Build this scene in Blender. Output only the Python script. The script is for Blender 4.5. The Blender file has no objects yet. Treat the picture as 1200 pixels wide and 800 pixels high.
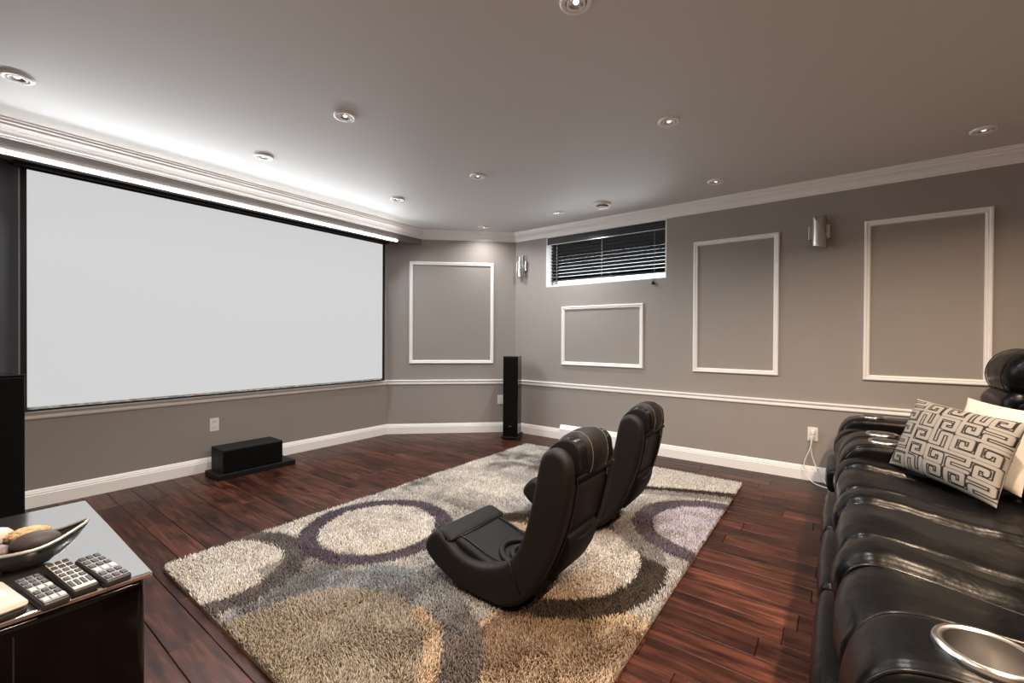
import bpy, bmesh, math, random
import numpy as np
from mathutils import Matrix, Vector
random.seed(7); rng = np.random.default_rng(7)
PI = math.pi
scn = bpy.context.scene
COL = scn.collection

# ------------------------------------------------------------------ camera
CAMZ = 1.18
def cam_axes(yaw, pitch, roll):
    f = Vector((-math.sin(yaw)*math.cos(pitch), math.cos(yaw)*math.cos(pitch), math.sin(pitch)))
    r = Vector((math.cos(yaw), math.sin(yaw), 0)); u = r.cross(f)
    return r*math.cos(roll)+u*math.sin(roll), u*math.cos(roll)-r*math.sin(roll), f
FPX = 508.97
CR, CU, CF = cam_axes(math.radians(36.715), math.radians(-.394), math.radians(.355))
cd = bpy.data.cameras.new('camera'); cam = bpy.data.objects.new('camera', cd); COL.objects.link(cam)
cd.sensor_width = 36; cd.lens = FPX/1200*36; cd.clip_start = .02
cam.matrix_world = Matrix(((CR.x, CU.x, -CF.x, 0), (CR.y, CU.y, -CF.y, 0), (CR.z, CU.z, -CF.z, CAMZ), (0, 0, 0, 1)))
scn.camera = cam
def atz(px, py, z):
    d = CR*((px-600)/FPX) - CU*((py-400)/FPX) + CF
    return Vector((0, 0, CAMZ)) + d*((z-CAMZ)/d.z)

# ------------------------------------------------------------------ world, exposure
w = bpy.data.worlds.new('world'); scn.world = w; w.use_nodes = True
bgn = w.node_tree.nodes['Background']; bgn.inputs[0].default_value = (.90, .95, 1, 1); bgn.inputs[1].default_value = 5.0
vs = scn.view_settings
vs.view_transform = 'Standard'; vs.look = 'None'; vs.gamma = 1; vs.use_curve_mapping = False; vs.exposure = 0.27
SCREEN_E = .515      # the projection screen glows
BAR_W = 60          # linear light under the soffit
DOWN_COOL, DOWN_WARM = 7, 37

# ------------------------------------------------------------------ materials
def lin(c):
    return tuple((x/255/12.92 if x <= 10 else ((x/255+.055)/1.055)**2.4) for x in c)
def mat(name, rgb, rough=.5, metal=0, ior=1.5, var=0, vscale=8, bump=0, bscale=60, coat=0, emit=0, bdist=.002, detail=4, spec=.5):
    m = bpy.data.materials.new(name); m.use_nodes = True
    nt = m.node_tree; b = nt.nodes['Principled BSDF']; L = nt.links
    c = lin(rgb)+(1,)
    b.inputs['Base Color'].default_value = c; b.inputs['Roughness'].default_value = rough
    b.inputs['Metallic'].default_value = metal; b.inputs['Specular IOR Level'].default_value = spec; b.inputs['IOR'].default_value = ior
    b.inputs['Coat Weight'].default_value = coat; b.inputs['Coat Roughness'].default_value = .06
    if emit:
        b.inputs['Emission Color'].default_value = c; b.inputs['Emission Strength'].default_value = emit
    tc = nt.nodes.new('ShaderNodeTexCoord')
    if var:
        n = nt.nodes.new('ShaderNodeTexNoise'); n.inputs['Scale'].default_value = vscale; n.inputs['Detail'].default_value = detail
        L.new(tc.outputs['Object'], n.inputs['Vector'])
        r = nt.nodes.new('ShaderNodeValToRGB')
        r.color_ramp.elements[0].position = .3; r.color_ramp.elements[1].position = .7
        r.color_ramp.elements[0].color = tuple(x*(1-var) for x in c[:3])+(1,)
        r.color_ramp.elements[1].color = tuple(min(1, x*(1+var)) for x in c[:3])+(1,)
        L.new(n.outputs['Fac'], r.inputs['Fac']); L.new(r.outputs['Color'], b.inputs['Base Color'])
    if bump:
        n = nt.nodes.new('ShaderNodeTexNoise'); n.inputs['Scale'].default_value = bscale; n.inputs['Detail'].default_value = 3
        L.new(tc.outputs['Object'], n.inputs['Vector'])
        bp = nt.nodes.new('ShaderNodeBump'); bp.inputs['Strength'].default_value = bump; bp.inputs['Distance'].default_value = bdist
        L.new(n.outputs['Fac'], bp.inputs['Height']); L.new(bp.outputs['Normal'], b.inputs['Normal'])
    return m
M = {}
M['wall'] = mat('taupe_paint', (152, 145, 139), .55, var=.03, vscale=1.5, bump=.05, bscale=300, bdist=.001)
M['ceil'] = mat('ceiling_satin_paint', (220, 219, 218), .60, ior=1.5, bump=.04, bscale=4, bdist=.002)
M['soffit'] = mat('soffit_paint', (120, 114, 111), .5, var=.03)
M['shaded'] = mat('shaded_wall_paint', (62, 60, 64), .6, var=.05)  # wall paint darkened to stand for the shade beside the screen
M['trim'] = mat('white_trim_paint', (244, 242, 239), .35, var=.01)
M['screen'] = mat('screen_fabric', (210, 211, 211), .9)
M['black_mask'] = mat('screen_black_masking', (14, 14, 15), .8)
M['black_matte'] = mat('black_wood_vinyl', (11, 11, 12), .6, bump=.1, bscale=200, spec=.3)
M['black_gloss'] = mat('black_lacquer', (7, 6, 6), .14, spec=.35)
M['grille'] = mat('speaker_cloth', (6, 6, 6), .85, bump=.3, bscale=900, spec=.15)
M['leather'] = mat('black_leather', (7, 7, 8), .31, spec=.17, var=.15, vscale=6, bump=.35, bscale=22, bdist=.006)
M['leather_seam'] = mat('leather_piping', (16, 15, 15), .28, spec=.35)
M['chrome'] = mat('brushed_steel', (205, 202, 198), .22, metal=1, bump=.05, bscale=120)
M['silver'] = mat('satin_silver', (190, 188, 186), .3, metal=1)
M['chairskin'] = mat('brown_black_vinyl', (24, 20, 19), .58, spec=.25, var=.25, vscale=40, bump=.25, bscale=180, bdist=.001)
M['chairmesh'] = mat('black_mesh_fabric', (14, 13, 13), .7, spec=.2, bump=.5, bscale=500, bdist=.001)
M['chairfab'] = mat('black_seat_fabric', (16, 16, 17), .6, spec=.25, bump=.2, bscale=300, bdist=.001)
M['stitch'] = mat('tan_stitching', (122, 113, 102), .7)
M['blind'] = mat('espresso_blind', (28, 24, 26), .38)
M['blind_cord'] = mat('grey_cord', (150, 148, 150), .7)
M['dark_cord'] = mat('dark_cord', (30, 26, 26), .6)
M['plastic'] = mat('white_plastic', (233, 229, 222), .35)
M['slot'] = mat('slot_dark', (35, 32, 30), .6)
M['led'] = mat('led_diffuser', (255, 253, 250), .5, emit=18)
M['lens_glow'] = mat('lamp_lens', (255, 246, 232), .3, emit=1.1)  # glow added to every downlight lens
M['lamp_ref'] = mat('lamp_reflector', (215, 213, 210), .25, metal=.9)
M['joint'] = mat('dark_groove', (20, 18, 17), .8)
M['lining'] = mat('cushion_white', (172, 167, 158), .75, var=.05, vscale=12, bump=.3, bscale=14, bdist=.01)
M['warm_lit'] = mat('cushion_warm_lit_side', (205, 178, 136), .6, var=.12, vscale=20)  # cream cover with warm light put into its colour
M['rem_dark'] = mat('remote_dark_plastic', (42, 41, 43), .35)
M['rem_grey'] = mat('remote_grey_plate', (134, 134, 134), .4, metal=.2)
M['rem_white'] = mat('remote_white_plate', (196, 194, 192), .35)
M['rem_btn'] = mat('remote_button', (58, 57, 58), .5)
M['rem_btn_l'] = mat('remote_light_button', (214, 213, 210), .5)
M['cream'] = mat('cream_plastic', (186, 180, 167), .4)
M['bowl'] = mat('black_bowl', (20, 19, 19), .2, coat=.4)
M['bowl_rim'] = mat('silver_rim', (214, 212, 207), .25, metal=.7)
M['stone'] = mat('dark_stone', (62, 54, 53), .55, var=.2, vscale=50)
M['coral'] = mat('tan_coral', (206, 178, 136), .8, var=.25, vscale=70, bump=.8, bscale=120, bdist=.006)
M['shell'] = mat('mauve_shell', (122, 108, 110), .5, var=.4, vscale=60)
M['paleshell'] = mat('pale_shell', (222, 214, 204), .35, var=.08, vscale=40)
M['table_top'] = mat('mirror_black_glass', (225, 224, 222), .10, metal=.97, ior=1.8, bump=.10, bscale=7, bdist=.004)

def glass_mat():
    m = bpy.data.materials.new('window_glass'); m.use_nodes = True; nt = m.node_tree
    nt.nodes.remove(nt.nodes['Principled BSDF']); out = nt.nodes['Material Output']
    t = nt.nodes.new('ShaderNodeBsdfTransparent'); t.inputs[0].default_value = (.93, .95, .95, 1)
    g = nt.nodes.new('ShaderNodeBsdfGlossy'); g.inputs['Roughness'].default_value = .03
    fr = nt.nodes.new('ShaderNodeFresnel'); mx = nt.nodes.new('ShaderNodeMixShader')
    nt.links.new(fr.outputs[0], mx.inputs[0]); nt.links.new(t.outputs[0], mx.inputs[1]); nt.links.new(g.outputs[0], mx.inputs[2])
    nt.links.new(mx.outputs[0], out.inputs[0]); return m
M['glass'] = glass_mat()

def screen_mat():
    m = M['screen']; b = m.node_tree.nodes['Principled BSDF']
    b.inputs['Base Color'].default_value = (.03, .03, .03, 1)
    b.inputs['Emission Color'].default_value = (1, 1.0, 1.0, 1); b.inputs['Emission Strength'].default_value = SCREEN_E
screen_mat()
def strip_mat():        # sliver of the projected picture that runs along the screen's lower hem
    m = bpy.data.materials.new('projected_picture_edge'); m.use_nodes = True; nt = m.node_tree; b = nt.nodes['Principled BSDF']
    tc = nt.nodes.new('ShaderNodeTexCoord'); mp = nt.nodes.new('ShaderNodeMapping'); mp.inputs['Scale'].default_value = (1, 5, 25)
    n = nt.nodes.new('ShaderNodeTexNoise'); n.inputs['Scale'].default_value = 2.2; n.inputs['Detail'].default_value = 5
    r = nt.nodes.new('ShaderNodeValToRGB'); e = r.color_ramp.elements
    e[0].position = .30; e[0].color = lin((70, 72, 92))+(1,); e[1].position = .68; e[1].color = lin((196, 178, 140))+(1,)
    for p, c in ((.40, (150, 110, 84)), (.47, (176, 172, 168)), (.53, (124, 130, 98)), (.60, (110, 104, 140))):
        k = e.new(p); k.color = lin(c)+(1,)
    L = nt.links; L.new(tc.outputs['Object'], mp.inputs[0]); L.new(mp.outputs[0], n.inputs['Vector']); L.new(n.outputs['Fac'], r.inputs[0])
    b.inputs['Base Color'].default_value = (.05, .05, .05, 1); L.new(r.outputs[0], b.inputs['Emission Color']); b.inputs['Emission Strength'].default_value = .75
    b.inputs['Roughness'].default_value = .9; return m
M['picture'] = strip_mat()

def wood_mat():
    m = bpy.data.materials.new('hand_scraped_hardwood'); m.use_nodes = True; nt = m.node_tree; b = nt.nodes['Principled BSDF']; L = nt.links
    geo = nt.nodes.new('ShaderNodeNewGeometry'); oi = nt.nodes.new('ShaderNodeObjectInfo')
    off = nt.nodes.new('ShaderNodeVectorMath'); off.operation = 'SCALE'; off.inputs[0].default_value = (7.3, 3.1, 5.7)
    L.new(oi.outputs['Random'], off.inputs['Scale'])
    add = nt.nodes.new('ShaderNodeVectorMath'); L.new(geo.outputs['Position'], add.inputs[0]); L.new(off.outputs[0], add.inputs[1])
    mp = nt.nodes.new('ShaderNodeMapping'); mp.inputs['Scale'].default_value = (2.2, 26, 1); L.new(add.outputs[0], mp.inputs[0])
    n = nt.nodes.new('ShaderNodeTexNoise'); n.inputs['Scale'].default_value = 1.6; n.inputs['Detail'].default_value = 7; n.inputs['Distortion'].default_value = .6
    L.new(mp.outputs[0], n.inputs['Vector'])
    mp2 = nt.nodes.new('ShaderNodeMapping'); mp2.inputs['Scale'].default_value = (4, 12, 1); L.new(add.outputs[0], mp2.inputs[0])
    n2 = nt.nodes.new('ShaderNodeTexNoise'); n2.inputs['Scale'].default_value = 1.1; n2.inputs['Detail'].default_value = 3
    L.new(mp2.outputs[0], n2.inputs['Vector'])
    r = nt.nodes.new('ShaderNodeValToRGB'); e = r.color_ramp.elements
    e[0].position = .25; e[0].color = lin((32, 17, 14))+(1,); e[1].position = .78; e[1].color = lin((100, 60, 45))+(1,)
    k = e.new(.5); k.color = lin((64, 35, 27))+(1,)
    L.new(n.outputs['Fac'], r.inputs[0])
    r2 = nt.nodes.new('ShaderNodeValToRGB'); e = r2.color_ramp.elements
    e[0].position = .30; e[0].color = (.16, .12, .12, 1); e[1].position = .48; e[1].color = (1, 1, 1, 1)
    L.new(n2.outputs['Fac'], r2.inputs[0])
    mu = nt.nodes.new('ShaderNodeMix'); mu.data_type = 'RGBA'; mu.blend_type = 'MULTIPLY'; mu.inputs[0].default_value = .75
    L.new(r.outputs[0], mu.inputs[6]); L.new(r2.outputs[0], mu.inputs[7])
    hv = nt.nodes.new('ShaderNodeHueSaturation')
    mr = nt.nodes.new('ShaderNodeMapRange'); mr.inputs[3].default_value = .55; mr.inputs[4].default_value = 1.3
    L.new(oi.outputs['Random'], mr.inputs[0]); L.new(mr.outputs[0], hv.inputs['Value']); L.new(mu.outputs[2], hv.inputs['Color'])
    L.new(hv.outputs[0], b.inputs['Base Color'])
    b.inputs['Roughness'].default_value = .34; b.inputs['Specular IOR Level'].default_value = .17
    mp3 = nt.nodes.new('ShaderNodeMapping'); mp3.inputs['Scale'].default_value = (12, 9, 1); L.new(add.outputs[0], mp3.inputs[0])
    n3 = nt.nodes.new('ShaderNodeTexNoise'); n3.inputs['Scale'].default_value = 1.2; n3.inputs['Detail'].default_value = 2; L.new(mp3.outputs[0], n3.inputs['Vector'])
    bp = nt.nodes.new('ShaderNodeBump'); bp.inputs['Strength'].default_value = .35; bp.inputs['Distance'].default_value = .004
    L.new(n3.outputs['Fac'], bp.inputs['Height']); L.new(bp.outputs[0], b.inputs['Normal'])
    return m
M['wood'] = wood_mat()
def attr_mat(name, rough):
    m = bpy.data.materials.new(name); m.use_nodes = True; nt = m.node_tree; b = nt.nodes['Principled BSDF']
    a = nt.nodes.new('ShaderNodeAttribute'); a.attribute_name = 'tint'
    nt.links.new(a.outputs['Color'], b.inputs['Base Color']); b.inputs['Roughness'].default_value = rough
    b.inputs['Specular IOR Level'].default_value = .2
    return m
M['pile'] = attr_mat('shag_pile', .9); M['print'] = attr_mat('printed_cotton', .8)

# ------------------------------------------------------------------ building helpers
def tag(o, label=None, cat=None, group=None, kind=None):
    for k, v in (('label', label), ('category', cat), ('group', group), ('kind', kind)):
        if v: o[k] = v
    return o
def link(name, me, m=None, parent=None, smooth=False):
    if m: me.materials.append(M[m])
    if smooth: me.shade_smooth()
    o = bpy.data.objects.new(name, me); COL.objects.link(o)
    if parent: o.parent = parent; o.matrix_parent_inverse = parent.matrix_world.inverted() if False else Matrix.Translation(-parent.location) if parent.rotation_euler.z == 0 else Matrix()
    return o
def from_bm(name, bm, m, parent=None, smooth=False):
    me = bpy.data.meshes.new(name); bmesh.ops.recalc_face_normals(bm, faces=bm.faces); bm.to_mesh(me); bm.free()
    return link(name, me, m, parent, smooth)
def empty(name, loc, label, cat, group=None):
    o = bpy.data.objects.new(name, None); COL.objects.link(o); o.location = loc; o.empty_display_size = .05
    return tag(o, label, cat, group)
def add_box(bm, x0, x1, y0, y1, z0, z1, bev=0, seg=2, mtx=None):
    r = bmesh.ops.create_cube(bm, size=1)
    bmesh.ops.transform(bm, verts=r['verts'], matrix=Matrix.Translation(((x0+x1)/2, (y0+y1)/2, (z0+z1)/2)) @ Matrix.Diagonal((x1-x0, y1-y0, z1-z0, 1)))
    vs_ = r['verts']
    if bev:
        es = {e for v in vs_ for e in v.link_edges}
        rr = bmesh.ops.bevel(bm, geom=list(es), offset=bev, segments=seg, profile=.5, affect='EDGES')
        vs_ = list({v for f in rr['faces'] for v in f.verts} | {v for v in vs_ if v.is_valid})
    if mtx: bmesh.ops.transform(bm, verts=vs_, matrix=mtx)
def box(name, x0, x1, y0, y1, z0, z1, m, parent=None, bev=0, seg=2, mtx=None):
    bm = bmesh.new(); add_box(bm, x0, x1, y0, y1, z0, z1, bev, seg, mtx)
    return from_bm(name, bm, m, parent, bev > .006)
def pydata(name, v, f, m, parent=None, smooth=False):
    bm = bmesh.new(); bv = [bm.verts.new(p) for p in v]
    for q in f:
        try: bm.faces.new([bv[i] for i in q])
        except ValueError: pass
    return from_bm(name, bm, m, parent, smooth)
def loft_rings(rings, cap=True):
    v = [p for r in rings for p in r]; n = len(rings[0]); f = []
    for i in range(len(rings)-1):
        for j in range(n):
            f.append((i*n+j, i*n+(j+1) % n, (i+1)*n+(j+1) % n, (i+1)*n+j))
    if cap: f.append(tuple(range(n))[::-1]); f.append(tuple((len(rings)-1)*n+j for j in range(n)))
    return v, f
def spline(pts, per=6, closed=True):
    P = [np.array(p, float) for p in pts]; n = len(P); out = []
    for i in range(n if closed else n-1):
        g = (lambda k: P[k % n]) if closed else (lambda k: P[min(max(k, 0), n-1)])
        a, b, c, d = g(i-1), g(i), g(i+1), g(i+2)
        for t in np.linspace(0, 1, per, endpoint=False):
            out.append(.5*((2*b)+(c-a)*t+(2*a-5*b+4*c-d)*t*t+(3*b-a-3*c+d)*t**3))
    if not closed: out.append(P[-1])
    return out
def inset_poly(P, d):
    n = len(P); out = []
    area = sum(P[i][0]*P[(i+1) % n][1]-P[(i+1) % n][0]*P[i][1] for i in range(n)); s = 1 if area > 0 else -1
    for i in range(n):
        t = np.array(P[(i+1) % n])-np.array(P[i-1]); L = np.hypot(*t) or 1
        nrm = np.array((-t[1], t[0]))/L*s
        out.append(np.array(P[i])+nrm*d)
    return out
def slab(name, outline, y0, y1, rad, m, parent=None, per=5, seg=4, mid=1, crown=0, smoothpoly=True):
    """closed XZ outline extruded along Y with rounded rims; crown pushes the middle out"""
    P = spline(outline, per) if smoothpoly else [np.array(p, float) for p in outline]
    rings = []
    ys = []
    for k in range(seg+1):
        a = PI/2*k/seg; ys.append((y0+rad*(1-math.sin(a)), rad*(1-math.cos(a))))
    ys = ys[::-1]
    st = [(y, d) for y, d in sorted(ys)]
    a = [(y0+rad*(1-math.sin(PI/2*(k/seg))), 0) for k in range(0)]
    left = [(y0+rad*(1-math.cos(PI/2*k/seg)), rad*(1-math.sin(PI/2*k/seg))) for k in range(seg+1)]
    right = [(y0+y1-y, d) for y, d in left[::-1]]
    mids = [(y0+rad+(y1-y0-2*rad)*(k+1)/(mid+1), -crown*math.sin(PI*(k+1)/(mid+1))) for k in range(mid)]
    for y, d in left+mids+right:
        rings.append([(q[0], y, q[1]) for q in inset_poly(P, d)])
    v, f = loft_rings(rings)
    return pydata(name, v, f, m, parent, True)
def tube(name, pts, r, m, parent=None, n=6, bm=None):
    P = [Vector(p) for p in pts]; rings = []
    up = Vector((0, 0, 1))
    for i, p in enumerate(P):
        t = (P[min(i+1, len(P)-1)]-P[max(i-1, 0)]).normalized()
        a = t.cross(up); a = a if a.length > .05 else t.cross(Vector((0, 1, 0))); a.normalize(); b = t.cross(a)
        rings.append([tuple(p+a*r*math.cos(2*PI*j/n)+b*r*math.sin(2*PI*j/n)) for j in range(n)])
    v, f = loft_rings(rings)
    if bm is not None:
        bv = [bm.verts.new(q) for q in v]
        for q in f: bm.faces.new([bv[i] for i in q])
        return
    return pydata(name, v, f, m, parent, True)
def lathe(name, prof, m, parent=None, loc=(0, 0, 0), n=32, smooth=True, capped=False):
    v = []; f = []
    for r, z in prof:
        for j in range(n): v.append((loc[0]+r*math.cos(2*PI*j/n), loc[1]+r*math.sin(2*PI*j/n), loc[2]+z))
    for i in range(len(prof)-1):
        for j in range(n): f.append((i*n+j, i*n+(j+1) % n, (i+1)*n+(j+1) % n, (i+1)*n+j))
    if capped: f += [tuple(range(n)), tuple((len(prof)-1)*n+j for j in range(n))]
    return pydata(name, v, f, m, parent, smooth)
def struct(o, label=None): return tag(o, label, None, None, 'structure')

# ------------------------------------------------------------------ room dimensions
XL, YR, YN, XB, H = -4.409, 4.443, -.78, 2.6, 2.502
DG = math.radians(43.62)
DA = Vector((XL, 3.349)); DL = (YR-3.349)/math.sin(DG); DB = Vector((XL+DL*math.cos(DG), YR))
EA = Vector((XL, .357)); EB = Vector((XL+(.357-YN)/math.tan(DG), YN))
XS = -4.113; ZS = 2.325                                   # soffit face and underside

# floor: subfloor slab and boards
sub = struct(box('floor', XL-.2, XB+.2, YN-.2, YR+.2, -.12, -.014, 'joint'), 'dark red-brown hardwood floor of staggered hand-scraped boards')
RUG = (-2.70, -.60, .70, 3.90)
bw = .131; lens = [.42, .55, .68, .82, .97, 1.15]
def board_mesh(L):
    bm = bmesh.new(); hx, hy, c = L/2-.0008, bw/2-.0008, .0022
    lo = [bm.verts.new((x*hx, y*hy, -.014)) for x, y in ((-1, -1), (1, -1), (1, 1), (-1, 1))]
    mi = [bm.verts.new((x*hx, y*hy, -c)) for x, y in ((-1, -1), (1, -1), (1, 1), (-1, 1))]
    hi = [bm.verts.new((x*(hx-c), y*(hy-c), 0)) for x, y in ((-1, -1), (1, -1), (1, 1), (-1, 1))]
    for a, b in ((lo, mi), (mi, hi)):
        for i in range(4): bm.faces.new((a[i], a[(i+1) % 4], b[(i+1) % 4], b[i]))
    bm.faces.new(hi)
    me = bpy.data.meshes.new('board'); bmesh.ops.recalc_face_normals(bm, faces=bm.faces); bm.to_mesh(me); bm.free(); me.materials.append(M['wood']); return me
bmeshes = {L: board_mesh(L) for L in lens}
boards = []
k0 = math.floor((YN-.66)/bw); row = k0
while .66+row*bw < YR:
    yc = .66+row*bw+bw/2; x = XL-random.random()*.9
    while x < XB:
        L = random.choice(lens); boards.append((x+L/2, yc, L)); x += L
    row += 1
def board_rank(b):
    x, y, L = b
    under = x-L/2 > RUG[0]+.02 and x+L/2 < RUG[1]-.02 and RUG[2]+.08 < y < RUG[3]-.08
    d = Vector((x, y, -CAMZ)); z = d.dot(CF)
    vis = False
    for s in (-.5, 0, .5):
        d = Vector((x+s*L, y, -CAMZ)); z = d.dot(CF)
        if z > .2 and abs(d.dot(CR)/z) < 1.25 and abs(d.dot(CU)/z) < .85: vis = True
    if y > YR or x+L/2 < XL or (x > .25) or under: vis = False
    return (0 if vis else 100)+Vector((x, y)).length
boards.sort(key=board_rank)
rest = bmesh.new()
for i, (x, y, L) in enumerate(boards):
    if i < 290:
        o = bpy.data.objects.new('board', bmeshes[L]); COL.objects.link(o); o.location = (x, y, 0); o.parent = sub
    else:
        n0 = len(rest.verts); rest.from_mesh(bmeshes[L]); rest.verts.ensure_lookup_table()
        bmesh.ops.translate(rest, verts=rest.verts[n0:], vec=(x, y, 0))
rb = from_bm('boards', rest, 'wood', sub); rb['kind'] = 'stuff'

# ceiling
struct(box('ceiling', XL-.2, XB+.2, YN-.2, YR+.2, H, H+.12, 'ceil'), 'satin grey painted ceiling')
# walls
struct(box('wall_left', XL-.15, XL, EA.y-.05, DA.y+.05, 0, H, 'wall'), 'taupe wall behind the projection screen')
def diag_wall(name, A, B, label):
    t = (B-A).normalized(); n = Vector((-t.y, t.x))
    if n.dot(Vector((-1, 1.83))-(A+B)/2) > 0: n = -n
    A2 = A-t*.1; B2 = B+t*.1
    c = [A2, B2, B2+n*.15, A2+n*.15]
    v = [(p.x, p.y, z) for z in (0, H) for p in c]
    return struct(pydata(name, v, [(0, 1, 2, 3), (4, 5, 6, 7), (0, 1, 5, 4), (1, 2, 6, 5), (2, 3, 7, 6), (3, 0, 4, 7)], 'wall'), label)
diag_wall('wall_diagonal', DA, DB, 'short angled taupe wall between screen wall and window wall')
_w = diag_wall('wall_near_diagonal', EA, EB, 'short angled wall behind the tower speaker, painted dark for shade'); _w.data.materials.clear(); _w.data.materials.append(M['shaded'])
struct(box('wall_near', EB.x-.1, XB+.15, YN-.15, YN, 0, H, 'wall'), 'taupe side wall facing the window wall')
struct(box('wall_back', XB, XB+.15, YN-.1, YR+.1, 0, H, 'wall'), 'taupe wall behind the recliners')
WX0, WX1, WZ0, WZ1 = -2.808, -1.378, 1.800, 2.40
bm = bmesh.new()
for a in ((DB.x-.05, WX0, 0, H), (WX1, XB+.15, 0, H), (WX0, WX1, 0, WZ0), (WX0, WX1, WZ1, H)):
    add_box(bm, a[0], a[1], YR, YR+.22, a[2], a[3])
struct(from_bm('wall_right', bm, 'wall'), 'taupe wall with the small high window and panel mouldings')

# soffit above the screen
def soff():
    ye = DA.y+(XS-XL)*math.tan(DG); ys = EA.y-(XS-XL)*math.tan(DG)
    c = [(XL, EA.y), (XS, ys), (XS, ye), (XL, DA.y)]
    v = [(x, y, z) for z in (ZS, H) for x, y in c]
    return struct(pydata('wall_soffit', v, [(0, 1, 2, 3), (4, 5, 6, 7), (0, 1, 5, 4), (1, 2, 6, 5), (2, 3, 7, 6), (3, 0, 4, 7)], 'soffit'), 'taupe boxed soffit running above the projection screen'), ys, ye
_, SY0, SY1 = soff()

# trims: profile (d out of the wall, z) swept along a poly-line of wall feet with mitred joints
def sweep(names, path, prof, m, labels, kind='structure'):
    P = [Vector(p) for p in path]; inside = Vector((-1.0, 1.83)); nr = []
    for i in range(len(P)-1):
        t = (P[i+1]-P[i]).normalized(); n = Vector((-t.y, t.x))
        if n.dot(inside-P[i]) < 0: n = -n
        nr.append(n)
    mit = []
    for i in range(len(P)):
        if i == 0: mit.append(nr[0])
        elif i == len(P)-1: mit.append(nr[-1])
        else:
            s = nr[i-1]+nr[i]; mit.append(s/(1+nr[i-1].dot(nr[i])))
    for i in range(len(P)-1):
        if names[i] is None: continue
        rings = [[(P[k].x+mit[k].x*d, P[k].y+mit[k].y*d, z) for d, z in prof] for k in (i, i+1)]
        v, f = loft_rings(rings); o = pydata(names[i], v, f, m); tag(o, labels[i], None, None, kind)
PA, PB = tuple(DA), tuple(DB)
loop = [tuple(EB), tuple(EA), PA, PB, (XB, YR), (XB, YN), tuple(EB)]
base_prof = [(0, 0), (.016, 0), (.016, .083), (.013, .087), (.013, .098), (.009, .103), (.009, .110), (.004, .121), (0, .121)]
sweep(['baseboard_near_diagonal', 'baseboard_left', 'baseboard_diagonal', 'baseboard_right', 'baseboard_back', 'baseboard_near'], loop, base_prof, 'trim',
      ['white moulded baseboard on angled wall beside the screen end', 'white moulded baseboard below the projection screen', 'white moulded baseboard on the short angled wall',
       'white moulded baseboard along the window wall', 'white baseboard behind the recliners', 'white baseboard on the side wall'])
rail_prof = [(0, .605), (.008, .605), (.014, .612), (.014, .622), (.010, .626), (.010, .640), (.022, .648), (.022, .658), (.016, .662), (0, .662)]
sweep([None, 'trim_1', 'trim_2', 'trim_3', 'trim_4', 'trim_5'], loop, rail_prof, 'trim',
      [None, 'white chair rail just under the projection screen', 'white chair rail on the short angled wall', 'white chair rail along the window wall', 'white chair rail behind the recliners', 'white chair rail on the side wall'])
c0 = 2.396
crown_prof = [(0, c0), (.008, c0), (.010, c0+.012), (.016, c0+.016), (.022, c0+.034), (.036, c0+.052), (.056, c0+.066), (.060, c0+.078), (.072, c0+.082), (.074, c0+.094), (.085, c0+.097), (.085, H), (0, H)]
sweep(['trim_15', 'trim_6', 'trim_7', 'trim_8', 'trim_9', 'trim_10'], [tuple(EB), (XS, SY0), (XS, SY1), PB, (XB, YR), (XB, YN), tuple(EB)], crown_prof, 'trim',
      ['white crown moulding on the dark angled wall', 'white crown moulding on the soffit above the screen', 'white crown moulding on the short angled wall', 'white crown moulding along the window wall', 'white crown moulding behind the recliners', 'white crown moulding on the side wall'])

def panel_frame(name, origin, t, nrm, s0, s1, z0, z1, label):
    prof = [(0, 0), (0, .012), (.006, .020), (.016, .020), (.022, .013), (.030, .016), (.038, .012), (.042, 0)]
    rings = []
    for s, z, ds, dz in ((s0, z0, 1, 1), (s1, z0, -1, 1), (s1, z1, -1, -1), (s0, z1, 1, -1)):
        rings.append([(origin.x+t.x*(s+ds*a)+nrm.x*h, origin.y+t.y*(s+ds*a)+nrm.y*h, z+dz*a) for a, h in prof])
    v, f = loft_rings(rings+[rings[0]], False)
    return struct(pydata(name, v, f, 'trim'), label)
O0, TX, NY = Vector((0, YR)), Vector((1, 0)), Vector((0, -1))
panel_frame('trim_11', O0, TX, NY, -1.114, -.402, .869, 2.123, 'tall white picture-frame moulding between the window and wall sconce')
panel_frame('trim_12', O0, TX, NY, .174, .876, .868, 2.124, 'tall white picture-frame moulding behind the recliner headrest')
panel_frame('trim_13', O0, TX, NY, -2.583, -1.607, .875, 1.556, 'low white picture-frame moulding beneath the window')
dt = (DB-DA).normalized(); dn = Vector((dt.y, -dt.x))
panel_frame('trim_14', DA, dt, dn, .269, 1.308, .864, 2.122, 'white picture-frame moulding on the short angled wall')

# ------------------------------------------------------------------ window and blind
bm = bmesh.new()
for a in ((WX0, WX0+.012, WZ0, WZ1), (WX1-.012, WX1, WZ0, WZ1), (WX0+.012, WX1-.012, WZ0, WZ0+.012), (WX0+.012, WX1-.012, WZ1-.012, WZ1)):
    add_box(bm, a[0], a[1], YR+.002, YR+.22, a[2], a[3])
win = struct(from_bm('window_1', bm, 'trim'), 'small high basement window with white reveal')
bm = bmesh.new()
for a in ((WX0+.012, WX0+.06, WZ0+.012, WZ1-.012), (WX1-.06, WX1-.012, WZ0+.012, WZ1-.012), (WX0+.06, WX1-.06, WZ0+.012, WZ0+.03), (WX0+.06, WX1-.06, WZ1-.06, WZ1-.012)):
    add_box(bm, a[0], a[1], YR+.17, YR+.21, a[2], a[3])
from_bm('window_frame', bm, 'trim', win)
for x0, x1 in ((WX0+.06, WX1-.06),):
    box('pane', x0, x1, YR+.188, YR+.193, WZ0+.03, WZ1-.06, 'glass', win)
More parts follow.
